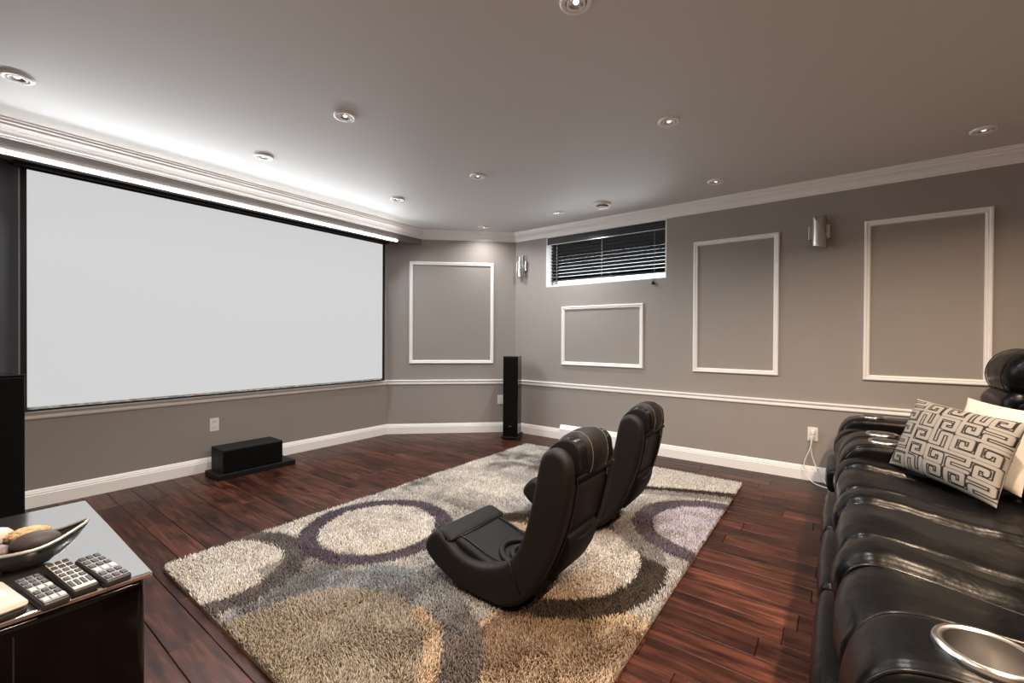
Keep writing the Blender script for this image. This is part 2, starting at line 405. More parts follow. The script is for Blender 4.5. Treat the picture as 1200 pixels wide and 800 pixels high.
bl = empty('venetian_blind', ((WX0+WX1)/2, YR+.05, WZ1), 'dark espresso slatted blind lowered over the small high window', 'blind')
BX0, BX1 = WX0+.05, WX1-.016
box('valance', WX0+.013, WX1-.014, YR+.008, YR+.022, 2.305, 2.386, 'blind', bl, .002)
box('valance_edge', WX0+.013, WX1-.014, YR+.006, YR+.010, 2.298, 2.305, 'chrome', bl)
box('head_rail', BX0, BX1, YR+.03, YR+.075, 2.32, 2.38, 'blind', bl)
sm = bpy.data.meshes.new('slat'); bm = bmesh.new(); add_box(bm, BX0, BX1, -.025, .025, -.0014, .0014)
bmesh.ops.recalc_face_normals(bm, faces=bm.faces); bm.to_mesh(sm); bm.free(); sm.materials.append(M['blind'])
NS = 11
for i in range(NS):
    o = bpy.data.objects.new('slat', sm); COL.objects.link(o); o.parent = bl; o.matrix_parent_inverse = Matrix.Translation(-bl.location)
    o.location = (0, YR+.05, 2.290-i*.0392); o.rotation_euler = (math.radians(-34), 0, 0)
box('bottom_rail', BX0, BX1, YR+.03, YR+.072, 1.866, 1.880, 'blind', bl, .002)
for x in (BX0+.085, (BX0+BX1)/2-.02, BX1-.115):
    bm = bmesh.new()
    for i in range(NS):
        z = 2.290-i*.0392; add_box(bm, x-.004, x+.004, YR+.0245, YR+.0275, z-.006, z+.010)
    add_box(bm, x-.0012, x+.0012, YR+.0265, YR+.0285, 1.866, 2.32)
    from_bm('ladder_cord', bm, 'blind_cord', bl)
box('tilt_wand', BX0+.03, BX0+.036, YR+.012, YR+.018, 1.82, 2.30, 'dark_cord', bl)
tube('pull_cord', [(BX1-.113, YR+.014, 2.3), (BX1-.113, YR+.012, 2.0), (BX1-.111, YR-.008, 1.80), (BX1-.111, YR-.012, 1.775)], .0022, 'dark_cord', bl)
lathe('tassel', [(.003, .03), (.010, .022), (.016, .005), (.015, -.006), (.004, -.012)], 'dark_cord', bl, (BX1-.111, YR-.018, 1.752), 10, True, True)

# ------------------------------------------------------------------ projection screen and light bar
SX = -4.335; S0, S1, SZ0, SZ1 = .389, 3.226, .682, 2.288
scr = empty('projection_screen', (SX, (S0+S1)/2, SZ0), 'wide blank projection screen glowing pale grey below the soffit', 'screen')
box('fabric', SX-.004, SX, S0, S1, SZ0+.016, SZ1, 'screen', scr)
bm = bmesh.new()
add_box(bm, SX-.006, SX-.001, S1, S1+.035, SZ0-.01, ZS)
add_box(bm, SX-.006, SX-.001, S0-.03, S0, SZ0-.01, ZS)
add_box(bm, SX-.006, SX-.001, S0, S1, SZ1, ZS)
from_bm('masking_border', bm, 'black_mask', scr)
box('picture_edge', SX-.005, SX-.001, S0+.01, S1-.01, SZ0, SZ0+.016, 'picture', scr)
box('hem_bar', SX-.014, SX+.006, S0-.03, S1+.035, SZ0-.014, SZ0, 'black_mask', scr, .003)
box('casing', XL+.005, SX+.04, S0-.06, S1+.06, ZS-.022, ZS, 'black_mask', scr)
BY0, BY1 = .16, 3.26
bar = empty('light_bar', (XS-.02, (BY0+BY1)/2, ZS), 'thin white linear light bar along the soffit underside', 'light bar')
box('housing', XS-.032, XS-.008, BY0, BY1, ZS-.026, ZS, 'trim', bar)
box('diffuser', XS-.0075, XS+.012, BY0, BY1, ZS-.024, ZS-.004, 'led', bar, .004, 2)
la = bpy.data.lights.new('light_bar_lamp', 'AREA'); la.shape = 'RECTANGLE'; la.size = BY1-BY0; la.size_y = .022; la.energy = BAR_W; la.color = (.93, .97, 1)
lo = bpy.data.objects.new('light_bar_lamp', la); COL.objects.link(lo); lo.location = (XS+.014, (BY0+BY1)/2, ZS-.016)
lo.rotation_euler = Vector((1, 0, 0)).to_track_quat('-Z', 'X').to_euler(); lo.parent = bar; lo.matrix_parent_inverse = Matrix.Translation(-bar.location)
# long side of the lamp must run along Y
q = Matrix((( 0, 0, -1), (1, 0, 0), (0, -1, 0))); lo.rotation_euler = (Matrix.Rotation(math.radians(46), 3, 'Y') @ q).to_euler(); la.spread = math.radians(172)

# ------------------------------------------------------------------ ceiling fixtures
dl_meshes = None
def downlight(x, y, label, watts=0, color=(1, 1, 1), group='recessed ceiling downlights'):
    global dl_meshes
    r = empty('recessed_downlight', (x, y, H), label, 'downlight', group)
    if dl_meshes is None:
        a = lathe('trim_ring', [(.041, -.004), (.043, -.010), (.058, -.011), (.064, -.006), (.065, 0)], 'trim', r, (0, 0, 0), 36)
        b = lathe('groove', [(.036, -.002), (.042, -.0035)], 'joint', r, (0, 0, 0), 36)
        c = lathe('gimbal_ring', [(.030, -.003), (.031, -.011), (.037, -.011), (.038, -.002)], 'trim', r, (0, 0, 0), 36)
        d = lathe('reflector', [(.012, -.002), (.020, -.003), (.030, -.008)], 'lamp_ref', r, (0, 0, 0), 24)
        e = lathe('lens', [(.0005, -.009), (.008, -.008), (.013, -.002)], 'lens_glow', r, (0, 0, 0), 20)
        dl_meshes = [(o.name.split('.')[0], o.data) for o in (a, b, c, d, e)]
        for o in (a, b, c, d, e): o.matrix_parent_inverse = Matrix()
    else:
        for nm, me in dl_meshes:
            o = bpy.data.objects.new(nm, me); COL.objects.link(o); o.parent = r
    if watts:
        L = bpy.data.lights.new('downlight_fill', 'AREA'); L.shape = 'DISK'; L.size = .06; L.energy = watts; L.color = color; L.spread = math.radians(150)  # fill light added inside the fixtures to lift the room brightness
        o = bpy.data.objects.new('downlight_fill', L); COL.objects.link(o); o.parent = r; o.location = (0, 0, -.013)
COOL, WARM = (1, .97, .95), (1, .74, .52)
for x, y, lb, wt, co in (
    (-3.369, .27, 'white recessed downlight above the black tower speaker behind the console table', 0, COOL),
    (-3.369, 1.464, 'white recessed downlight in the row along the screen, second from the console-table end', 0, COOL),
    (-3.362, 2.667, 'white recessed downlight in the row along the screen, third from the console-table end', 0, COOL),
    (-3.368, 3.94, 'white recessed downlight close to the short angled wall', 5, COOL),
    (-2.36, 1.485, 'white recessed downlight over the white-circle part of the rug', DOWN_COOL, COOL),
    (-2.35, 2.671, 'white recessed downlight over the screen side of the rug, toward the window', DOWN_COOL, COOL),
    (-2.346, 3.94, 'white recessed downlight near the window beside the round detector', 11, COOL),
    (-.815, 3.925, 'white recessed downlight near crown between the window and the sconce', 0, COOL),
    (-.823, 2.681, 'white recessed downlight above the rocker chair nearer the window wall', DOWN_WARM*.45, COOL),
    (-.829, 1.518, 'white recessed downlight above the rocker chair nearer the sofa cup holder end', DOWN_WARM*.45, COOL),
    (.729, 3.941, 'white recessed downlight near the crown above the single recliner', 0, COOL),
    (.73, 2.68, 'white recessed downlight above the sofa middle', DOWN_WARM, WARM),
    (.73, 1.5, 'white recessed downlight above the sofa end by the big cup holder', DOWN_WARM, WARM),
    (.73, .27, 'white recessed downlight behind the sofa end near the side wall', DOWN_WARM, WARM),
    (-.83, .27, 'white recessed downlight between the black console table and sofa', DOWN_WARM*.7, WARM),
    (-2.36, .27, 'white recessed downlight above the black console table', DOWN_COOL*.8, COOL)):
    downlight(x, y, lb, wt, co)
sd = empty('smoke_detector', (-1.845, 3.943, H), 'round white domed detector on the ceiling near the window', 'detector')
lathe('base', [(.086, 0), (.086, -.012), (.070, -.022), (.058, -.022)], 'plastic', sd, (-1.845, 3.943, H), 32)
lathe('vent_ring', [(.058, -.020), (.056, -.034)], 'slot', sd, (-1.845, 3.943, H), 32)
lathe('dome', [(.062, -.034), (.060, -.040), (.035, -.048), (.001, -.050)], 'plastic', sd, (-1.845, 3.943, H), 32)

# ------------------------------------------------------------------ wall sconces
def sconce(x, label):
    z = 2.08; r = empty('wall_sconce', (x, YR, z-.14), label, 'sconce', 'brushed metal wall sconces')
    box('backplate', x-.075, x+.075, YR-.030, YR, z-.062, z+.055, 'silver', r, .004)
    def sheet(name, a0, a1, rad, top, bot, m):
        v = []; f = []; n = 14
        for i in range(n+1):
            t = i/n; a = a0+(a1-a0)*t
            for rr in (rad, rad-.003):
                px, py = x+rr*math.sin(a), YR-.028-rr*math.cos(a)*.95
                v += [(px, py, z+bot(t)), (px, py, z+top(t))]
        for i in range(n):
            k = i*4; q = k+4
            f += [(k, q, q+1, k+1), (k+2, k+3, q+3, q+2), (k+1, q+1, q+3, k+3), (k, k+2, q+2, q)]
        f += [(0, 1, 3, 2), (n*4, n*4+2, n*4+3, n*4+1)]
        pydata(name, v, f, m, r, False)
    sheet('inner_shade', -.15*PI, .52*PI, .048, lambda t: .135-.05*(1-t)**2, lambda t: -.11-.03*t, 'silver')
    sheet('outer_shade', -.52*PI, .52*PI, .056, lambda t: .125-.215*max(0, t-.25)/.75 if t > .25 else .125, lambda t: -.105-.045*t, 'chrome')
    lathe('lamp_tube', [(.016, -.08), (.016, .10)], 'plastic', r, (x, YR-.045, z), 14, True, True)
    box('arm', x-.012, x+.012, YR-.05, YR-.028, z-.03, z+.03, 'silver', r)
sconce(-.118, 'curved brushed metal wall sconce between the two tall panel mouldings')
sconce(-3.155, 'curved brushed metal wall sconce in the corner beside the window')

# ------------------------------------------------------------------ outlets and cords
def outlet(P, t, n, z, label):
    r = empty('wall_outlet', (P.x, P.y, z-.058), label, 'outlet', 'white wall outlets')
    mt = Matrix(((t.x, -n.x, 0, P.x), (t.y, -n.y, 0, P.y), (0, 0, 1, z), (0, 0, 0, 1)))
    box('plate', -.036, .036, -.006, 0, -.058, .058, 'plastic', r, .003, 2, mt)
    for s in (-.027, .027):
        so = box('socket', -.017, .017, -.008, -.005, s-.015, s+.015, 'plastic', r, .002, 2, mt)
        for dx in (-.007, .005): box('slot', dx, dx+.0025, -.0088, -.0075, s-.004, s+.007, 'slot', so, 0, 2, mt)
    return r
outlet(Vector((XL, 1.506)), Vector((0, 1)), Vector((1, 0)), .402, 'white double outlet on the wall above the black center speaker')
P = DA+dt*1.40; outlet(P, dt, dn, .407, 'white double outlet on angled wall beside the tower speaker')
outlet(Vector((-.149, YR)), Vector((1, 0)), Vector((0, -1)), .392, 'white double outlet with plugged-in cords near the recliner')
pc = empty('power_cord', (-.10, YR-.03, 0), 'white power cords hanging from outlet down to the floor by the recliner', 'cord')
box('plug', -.160, -.132, YR-.045, YR-.0095, .40, .428, 'plastic', pc, .005)
box('plug', -.166, -.140, YR-.040, YR-.0095, .352, .378, 'plastic', pc, .005)
tube('wire', spline([(-.146, YR-.045, .41), (-.150, YR-.055, .36), (-.165, YR-.055, .28), (-.205, YR-.05, .15), (-.19, YR-.06, .06), (-.13, YR-.10, .006), (-.02, YR-.19, .006), (.1, YR-.25, .006), (.18, YR-.24, .006)], 8, False), .0045, 'plastic', pc)
tube('wire', spline([(-.153, YR-.040, .36), (-.160, YR-.045, .30), (-.15, YR-.045, .22), (-.11, YR-.05, .10), (-.06, YR-.08, .02), (.0, YR-.14, .007), (.08, YR-.2, .015), (.16, YR-.19, .015)], 8, False), .0045, 'plastic', pc)
# low white register along the window wall
rg = empty('baseboard_register', (-2.2, YR, 0), 'plain white metal register cover on the baseboard behind the rocker chairs', 'register')
slab_v = [(YR-.018, .002), (YR-.05, .002), (YR-.05, .13), (YR-.024, .178), (YR-.018, .178)]
v, f = loft_rings([[(x, y, z) for y, z in slab_v] for x in (-2.58, -1.66)]); pydata('cover', v, f, 'trim', rg)
for k in range(3): box('louver', -2.55, -1.69, YR-.0535, YR-.049, .022+k*.022, .030+k*.022, 'plastic', rg)

# ------------------------------------------------------------------ speakers
def tower(cx, cy, ang, label):
    r = empty('tower_speaker', (cx, cy, 0), label, 'speaker', 'black tower speakers')
    mt = Matrix.Translation((cx, cy, 0)) @ Matrix.Rotation(ang, 4, 'Z')        # local -Y is the front
    box('cabinet', -.088, .088, -.13, .13, .035, .97, 'black_gloss', r, .004, 2, mt)
    gr = box('grille', -.080, .080, -.142, -.130, .14, .955, 'grille', r, .004, 2, mt)
    box('badge', -.014, .014, -.1435, -.1415, .155, .162, 'silver', gr, 0, 2, mt)
    box('plinth', -.108, .108, -.15, .15, .014, .034, 'black_matte', r, .003, 2, mt)
    for sx in (-.09, .09):
        for sy in (-.13, .13):
            lathe('foot', [(.004, 0), (.013, .006), (.013, .014)], 'chrome', r, tuple(mt @ Vector((sx, sy, 0))), 12, True, True)
    return r
tower(-3.095, 4.165, math.radians(26), 'slim black tower speaker standing in the corner by the angled wall')
tower(-3.62, .195, math.radians(102), 'slim black tower speaker behind the console table at screen end')
cs = empty('center_speaker', (-4.17, 1.70, 0), 'low black box speaker on a plinth below the screen', 'speaker')
box('plinth', -4.30, -4.02, 1.40, 2.035, .0, .042, 'black_matte', cs, .003)
box('cabinet', -4.31, -4.06, 1.45, 1.935, .042, .235, 'black_matte', cs, .004)
box('grille', -4.061, -4.052, 1.458, 1.927, .05, .227, 'grille', cs, .003)

# ------------------------------------------------------------------ shag rug
def srgb(c): return np.array(lin(c))
CREAM, BEIGE, GREY, LGREY, BLUEG, PURP, LAV, DBRN, BRN, TAN = [srgb(c) for c in ((214, 209, 200), (158, 148, 133), (96, 91, 90), (156, 152, 150), (136, 143, 147), (92, 83, 93), (190, 185, 196), (64, 55, 47), (120, 99, 80), (188, 166, 140))]
NGRID = rng.random((64, 64))
def vnoise(x, y, s):
    u, v = x*s+50, y*s+50; i, j = np.floor(u).astype(int), np.floor(v).astype(int); a, b = u-i, v-j
    a = a*a*(3-2*a); b = b*b*(3-2*b); g = lambda p, q: NGRID[p % 64, q % 64]
    return (g(i, j)*(1-a)+g(i+1, j)*a)*(1-b)+(g(i, j+1)*(1-a)+g(i+1, j+1)*a)*b
def rug_color(x, y):
    n = len(x); jx = x+(rng.random(n)-.5)*.016; jy = y+(rng.random(n)-.5)*.016
    N1, N2, N3 = vnoise(jx, jy, 2.3), vnoise(jx+9, jy+4, 5.5), vnoise(jx+3, jy+17, 14)
    c = np.empty((n, 3)); c[:] = CREAM
    def mix(mask, col, k=1.0):
        k = (np.broadcast_to(k, n)*mask)[:, None]; c[:] = c*(1-k)+col*k
    D = lambda cx, cy: np.hypot(jx-cx, jy-cy)
    sm = lambda e0, e1, v: np.clip((v-e0)/(e1-e0), 0, 1)
    mott = sm(.35, .75, .5*N1+.3*N2+.3*N3)
    mix(np.ones(n), LGREY, .75*mott)
    mix((jy > 2.15) & (jx < -1.5), GREY, .9*sm(.52, .74, .45*N2+.4*N1+.2*N3)*sm(.45, .75, D(-2.05, 2.65)/.75))
    mix((jy < 1.75) & (jx > -1.15), TAN, .9)
    mix((jy < 1.66) & (jx > -1.12), BRN, .85*sm(.38, .68, .4*N1+.35*N2+.3*N3))
    d = D(-1.49, .79)
    left = sm(-1.25, -1.55, jx)
    mix(d < .85, LGREY, .55*(1-sm(.6, .85, d))*left)
    mix((d > .46) & (d < .63), GREY, .85*(1-left)+.0*left)
    mix((d > .45) & (d < .66), BLUEG, left*sm(.25, .6, N2+.15))
    mix((d > .45) & (d < .60), GREY, left*.75*sm(.45, .7, N3*.6+N2*.5))
    mix(d < .455, BEIGE); mix(d < .45, GREY, .35*sm(.5, .8, .5*N2+.5*N3))
    mix((d > .41) & (d < .475) & (jx > -1.42), TAN, .95)
    mix((jy > .95) & (jy < 1.35) & (d < .47) & (jx > -1.75) & (jx < -1.25), GREY, .45*N2)
    d = D(-2.45, .82); ring = (d < .43)
    mix(ring, GREY, .95); mix(d < .315, CREAM)
    mix((jx > -2.28) & (jx < -1.95) & (jy > .95) & (jy < 1.3), GREY, .6)
    d = D(-2.21, 1.625)
    mix(d < .445, PURP); mix(d < .34, CREAM); mix(d < .34, LGREY, .5*sm(.5, .9, N3))
    d = D(-1.205, 2.02)
    mix(d < .575, DBRN); mix(d < .44, TAN, .9); mix((d < .44), CREAM, .85*sm(-.2, .2, (jx+1.0)*.9+(jy-2.0)*.7))
    mix((d < .44) & (jx < -1.0), LGREY, .6*sm(.3, .7, N2+.1)); mix((d < .575) & (jx < -1.35), CREAM, .8*sm(.4, .6, N2))
    d = D(-.57, 2.83)
    mix((d > .36) & (d < .62), LGREY, .7*N2+.3); mix(d < .485, PURP, .95); mix(d < .36, LAV); mix(d < .36, LGREY, .6*sm(.5, .8, N3))
    L = (jy-3.28)-(jx+1.2)*.36-.04*np.sin((jx+1.2)*4)
    mix((jx > -1.35) & (np.abs(L) < .05), DBRN); mix((jx > -1.4) & (L > -.16) & (L <= -.05) & (D(-.57, 2.83) > .36), GREY, .6)
    mix((jx > -1.4) & (L >= .05), CREAM, .85)
    mix((np.abs(D(-1.72, 2.62)-.42) < .03) & (jx > -1.8) & (jy < 2.45), DBRN, .85)
    c *= (.42+.62*rng.random(n)+.25*(rng.random(n) > .85))[:, None]
    return np.clip(c, 0, 1)
RZ = .016
rug = box('shag_rug', RUG[0], RUG[1], RUG[2], RUG[3], .001, RZ, 'pile')
tag(rug, 'thick shag rug with overlapping cream, grey, purple and brown rings', 'rug')
rv = np.array([v.co[:] for v in rug.data.vertices]); ca = rug.data.color_attributes.new('tint', 'FLOAT_COLOR', 'POINT')
ca.data.foreach_set('color', np.tile([.25, .22, .19, 1], len(rv)).astype(np.float32))
sp = .0062
gx, gy = np.meshgrid(np.arange(RUG[0]+.004, RUG[1], sp), np.arange(RUG[2]+.004, RUG[3], sp))
gx = gx.ravel(); gy = gy.ravel(); NT = len(gx)
gx = gx+(rng.random(NT)-.5)*sp*1.1; gy = gy+(rng.random(NT)-.5)*sp*1.1
tcol = rug_color(gx, gy)
hgt = .018+.012*rng.random(NT); la_ = rng.random(NT)*2*PI; ln = .004+.012*rng.random(NT)
flow = vnoise(gx, gy, 7)*2*PI*1.5; dx = np.cos(flow)*.007+np.cos(la_)*ln; dy = np.sin(flow)*.007+np.sin(la_)*ln
ra = rng.random(NT)*2*PI
V = np.empty((NT, 7, 3), np.float32)
for j in range(3):
    a = ra+j*2*PI/3
    V[:, j] = np.stack([gx+0.0036*np.cos(a), gy+0.0036*np.sin(a), np.full(NT, RZ-.003)], 1)
    V[:, 3+j] = np.stack([gx+dx*.55+.0029*np.cos(a+.4), gy+dy*.55+.0029*np.sin(a+.4), RZ+hgt*.62], 1)
V[:, 6] = np.stack([gx+dx, gy+dy, RZ+hgt], 1)
fq = np.array([(0, 1, 4), (0, 4, 3), (1, 2, 5), (1, 5, 4), (2, 0, 3), (2, 3, 5), (3, 4, 6), (4, 5, 6), (5, 3, 6)])
F = (np.arange(NT)[:, None, None]*7+fq[None]).reshape(-1, 3).astype(np.int32)
me = bpy.data.meshes.new('pile'); me.vertices.add(NT*7); me.vertices.foreach_set('co', V.ravel())
me.loops.add(F.size); me.loops.foreach_set('vertex_index', F.ravel())
me.polygons.add(len(F)); me.polygons.foreach_set('loop_start', np.arange(0, F.size, 3, dtype=np.int32)); me.polygons.foreach_set('loop_total', np.full(len(F), 3, np.int32))
me.update(calc_edges=True)
ca = me.color_attributes.new('tint', 'FLOAT_COLOR', 'POINT')
sh = np.array([1]*7)
cc = np.ones((NT, 7, 4), np.float32); cc[:, :, :3] = tcol[:, None, :]*sh[None, :, None]; ca.data.foreach_set('color', cc.ravel())
po = link('pile', me, 'pile', rug); po['kind'] = 'stuff'; po.matrix_parent_inverse = Matrix()

# ------------------------------------------------------------------ floor rocker chairs
def copy_tree(o, parent=None, delta=None):
    c = o.copy(); COL.objects.link(c)
    if parent: c.parent = parent; c.matrix_parent_inverse = o.matrix_parent_inverse.copy()
    for ch in list(o.children): copy_tree(ch, c)
    return c
def rocker():
    Y0, W = 1.42, .43; Y1 = Y0+W; g = 'floor rocker chairs on the rug'
    r = empty('rocker_chair', (-1.20, Y0+W/2, .044), 'black floor rocker chair on the rug, nearer the sofa cup holder end', 'chair', g)
    side = [(-1.583, .170), (-1.560, .225), (-1.500, .266), (-1.440, .240), (-1.374, .200), (-1.300, .184), (-1.220, .190), (-1.130, .222), (-1.068, .268), (-1.020, .345), (-.985, .450), (-.955, .570), (-.935, .672), (-.912, .728), (-.871, .750), (-.828, .738), (-.800, .700), (-.794, .640), (-.806, .540), (-.835, .420), (-.880, .300), (-.935, .200), (-.987, .125), (-1.05, .072), (-1.13, .046), (-1.25, .044), (-1.373, .055), (-1.47, .085), (-1.545, .125)]
    for a, b in ((Y0, Y0+.075), (Y1-.075, Y1)):
        s = slab('side_panel', side, a, b, .026, 'chairskin', r, per=3, seg=5)
        yo = a if a == Y0 else b
        P = spline(side, 3); seg_ = [p for p in inset_poly(P, .022)][3*12:3*18]
        yy = yo+(.006 if a == Y0 else -.006)
        bm = bmesh.new()
        yi = a+.078 if a == Y0 else b-.078
        arc = [(p[0], yi, p[1]+.004) for p in P[3*12:3*18]]
        for i in range(0, len(arc)-1):
            p, q = Vector(arc[i]), Vector(arc[i+1])
            for t in (0, .5): tube('', [p.lerp(q, t), p.lerp(q, t+.32)], .0016, None, None, 4, bm)
        from_bm('stitching', bm, 'stitch', s)
        tube('piping', [(p[0]+.001, (a+.073 if a == Y0 else b-.073), p[1]) for p in P[3*17:3*23]], .004, 'leather_seam', s)
        # seam where the seat side meets the back side
        sy = a-.0005 if a == Y0 else b+.0005
        tube('seam', [(-1.068, sy, .262), (-1.045, sy, .20), (-1.01, sy, .145)], .0022, 'leather_seam', s)
    seat = [(-1.578, .170), (-1.556, .222), (-1.496, .262), (-1.42, .246), (-1.33, .222), (-1.24, .196), (-1.15, .186), (-1.07, .200), (-1.00, .22), (-1.0, .12), (-1.06, .075), (-1.14, .052), (-1.25, .050), (-1.373, .060), (-1.47, .088), (-1.545, .126)]
    st = slab('seat', seat, Y0+.045, Y1-.045, .02, 'chairfab', r, per=4, seg=3)
    ins = slab('front_bolster', [(-1.586, .168), (-1.562, .228), (-1.50, .272), (-1.44, .262), (-1.41, .240), (-1.45, .20), (-1.53, .15)], Y0+.012, Y1-.012, .03, 'chairfab', r, per=4, seg=4)
    # quilted arcs on the seat pad
    def seat_z(x): return np.interp(x, [-1.42, -1.33, -1.24, -1.15, -1.07, -1.0], [.247, .223, .198, .188, .201, .22])
    ym = Y0+W/2
    for k, rad in enumerate((.060, .105, .150)):
        bm = bmesh.new(); pts = []
        for i in range(15):
            a = PI*i/14; px, py = -1.06-rad*1.25*math.sin(a), ym+rad*math.cos(a)*.86
            pts.append((px, py, float(seat_z(px))+.002))
        tube('quilted_roll', pts, .015, 'chairfab', st, 8)
    tube('seat_seam', [(-1.405, Y0+.05, .246), (-1.40, ym, .2455), (-1.405, Y1-.05, .246)], .003, 'leather_seam', st)
    for yy in (Y0+.078, Y1-.078):
        tube('seat_seam', [(x, yy, float(seat_z(x))+.003) for x in np.linspace(-1.41, -1.08, 9)], .003, 'leather_seam', st)
    back = [(-1.035, .20), (-1.00, .30), (-.970, .42), (-.940, .56), (-.918, .66), (-.87, .70), (-.822, .68), (-.812, .63), (-.825, .54), (-.853, .42), (-.897, .30), (-.950, .205), (-1.0, .14)]
    slab('backrest', back, Y0+.05, Y1-.05, .02, 'chairfab', r, per=4, seg=3)
    head = [(-.950, .620), (-.950, .690), (-.915, .757), (-.865, .793), (-.815, .798), (-.778, .770), (-.764, .715), (-.772, .660), (-.795, .635), (-.87, .615)]
    hd = slab('headrest', head, Y0+.115, Y1-.115, .035, 'chairskin', r, per=5, seg=6, mid=3, crown=.006)
    strip = [(-.945, .625), (-.944, .690), (-.910, .745), (-.865, .775), (-.818, .778), (-.786, .752), (-.778, .705), (-.784, .650), (-.87, .62)]
    for a, b in ((Y0+.062, Y0+.135), (Y1-.135, Y1-.062)):
        ms = slab('mesh_strip', strip, a, b, .008, 'chairmesh', r, per=4, seg=2)
        P = spline(strip, 5)[3:34]
        for k in range(5):
            yy = a+.016+k*.010
            tube('rib', [(p[0], yy, p[1]) for p in P], .0022, 'leather_seam', ms, 4)
    P = spline(head, 6)
    for yy in (Y0+.134, Y0+.146, Y1-.134, Y1-.146):
        bm = bmesh.new(); arc = [Vector((p[0], yy, p[1])) for p in inset_poly(P, .0065 if abs(yy-(Y0+W/2)) > .075 else .0)][8:46]
        cen = Vector((-.86, yy, .70))
        for i in range(len(arc)-1):
            p = arc[i]; q = arc[i].lerp(arc[i+1], .6); tube('', [p, q], .0019, None, None, 4, bm)
        from_bm('stitching', bm, 'stitch', hd)
    # hard back panel, top strap, and map pocket
    line = [(-.806, .632), (-.820, .54), (-.848, .42), (-.892, .30), (-.945, .205), (-.99, .145)]
    bp = line+[(x-.012, z+.004) for x, z in line[::-1]]
    slab('back_panel', bp, Y0+.068, Y1-.068, .004, 'chairskin', r, per=1, seg=2, smoothpoly=False)
    slab('top_strap', [(-.79, .648), (-.783, .636), (-.792, .622), (-.81, .626), (-.812, .645)], Y0+.07, Y1-.035, .004, 'chairmesh', r, per=3, seg=2)
    box('strap_snap', -.785, -.778, Y1-.055, Y1-.045, .634, .644, 'chrome', r)
    pk = [(-.862, .385), (-.838, .375), (-.850, .31), (-.885, .24), (-.925, .185), (-.945, .195), (-.90, .29)]
    pocket = slab('pocket', pk, Y0+.095, Y1-.085, .008, 'chairmesh', r, per=4, seg=2)
    tube('pocket_hem', [(-.846, Y0+.098, .372), (-.838, Y0+.16, .362), (-.836, Y0+W/2, .358), (-.838, Y1-.15, .366), (-.846, Y1-.088, .380)], .005, 'leather_seam', pocket, 6)
    return r
ch1 = rocker(); ch1.location.z += .005
ch2 = copy_tree(ch1)
ch2.location = ch1.location+Vector((-.062, .905, 0)); ch2.rotation_euler.z = math.radians(1.5)
tag(ch2, 'black floor rocker chair on the rug, nearer the window wall')

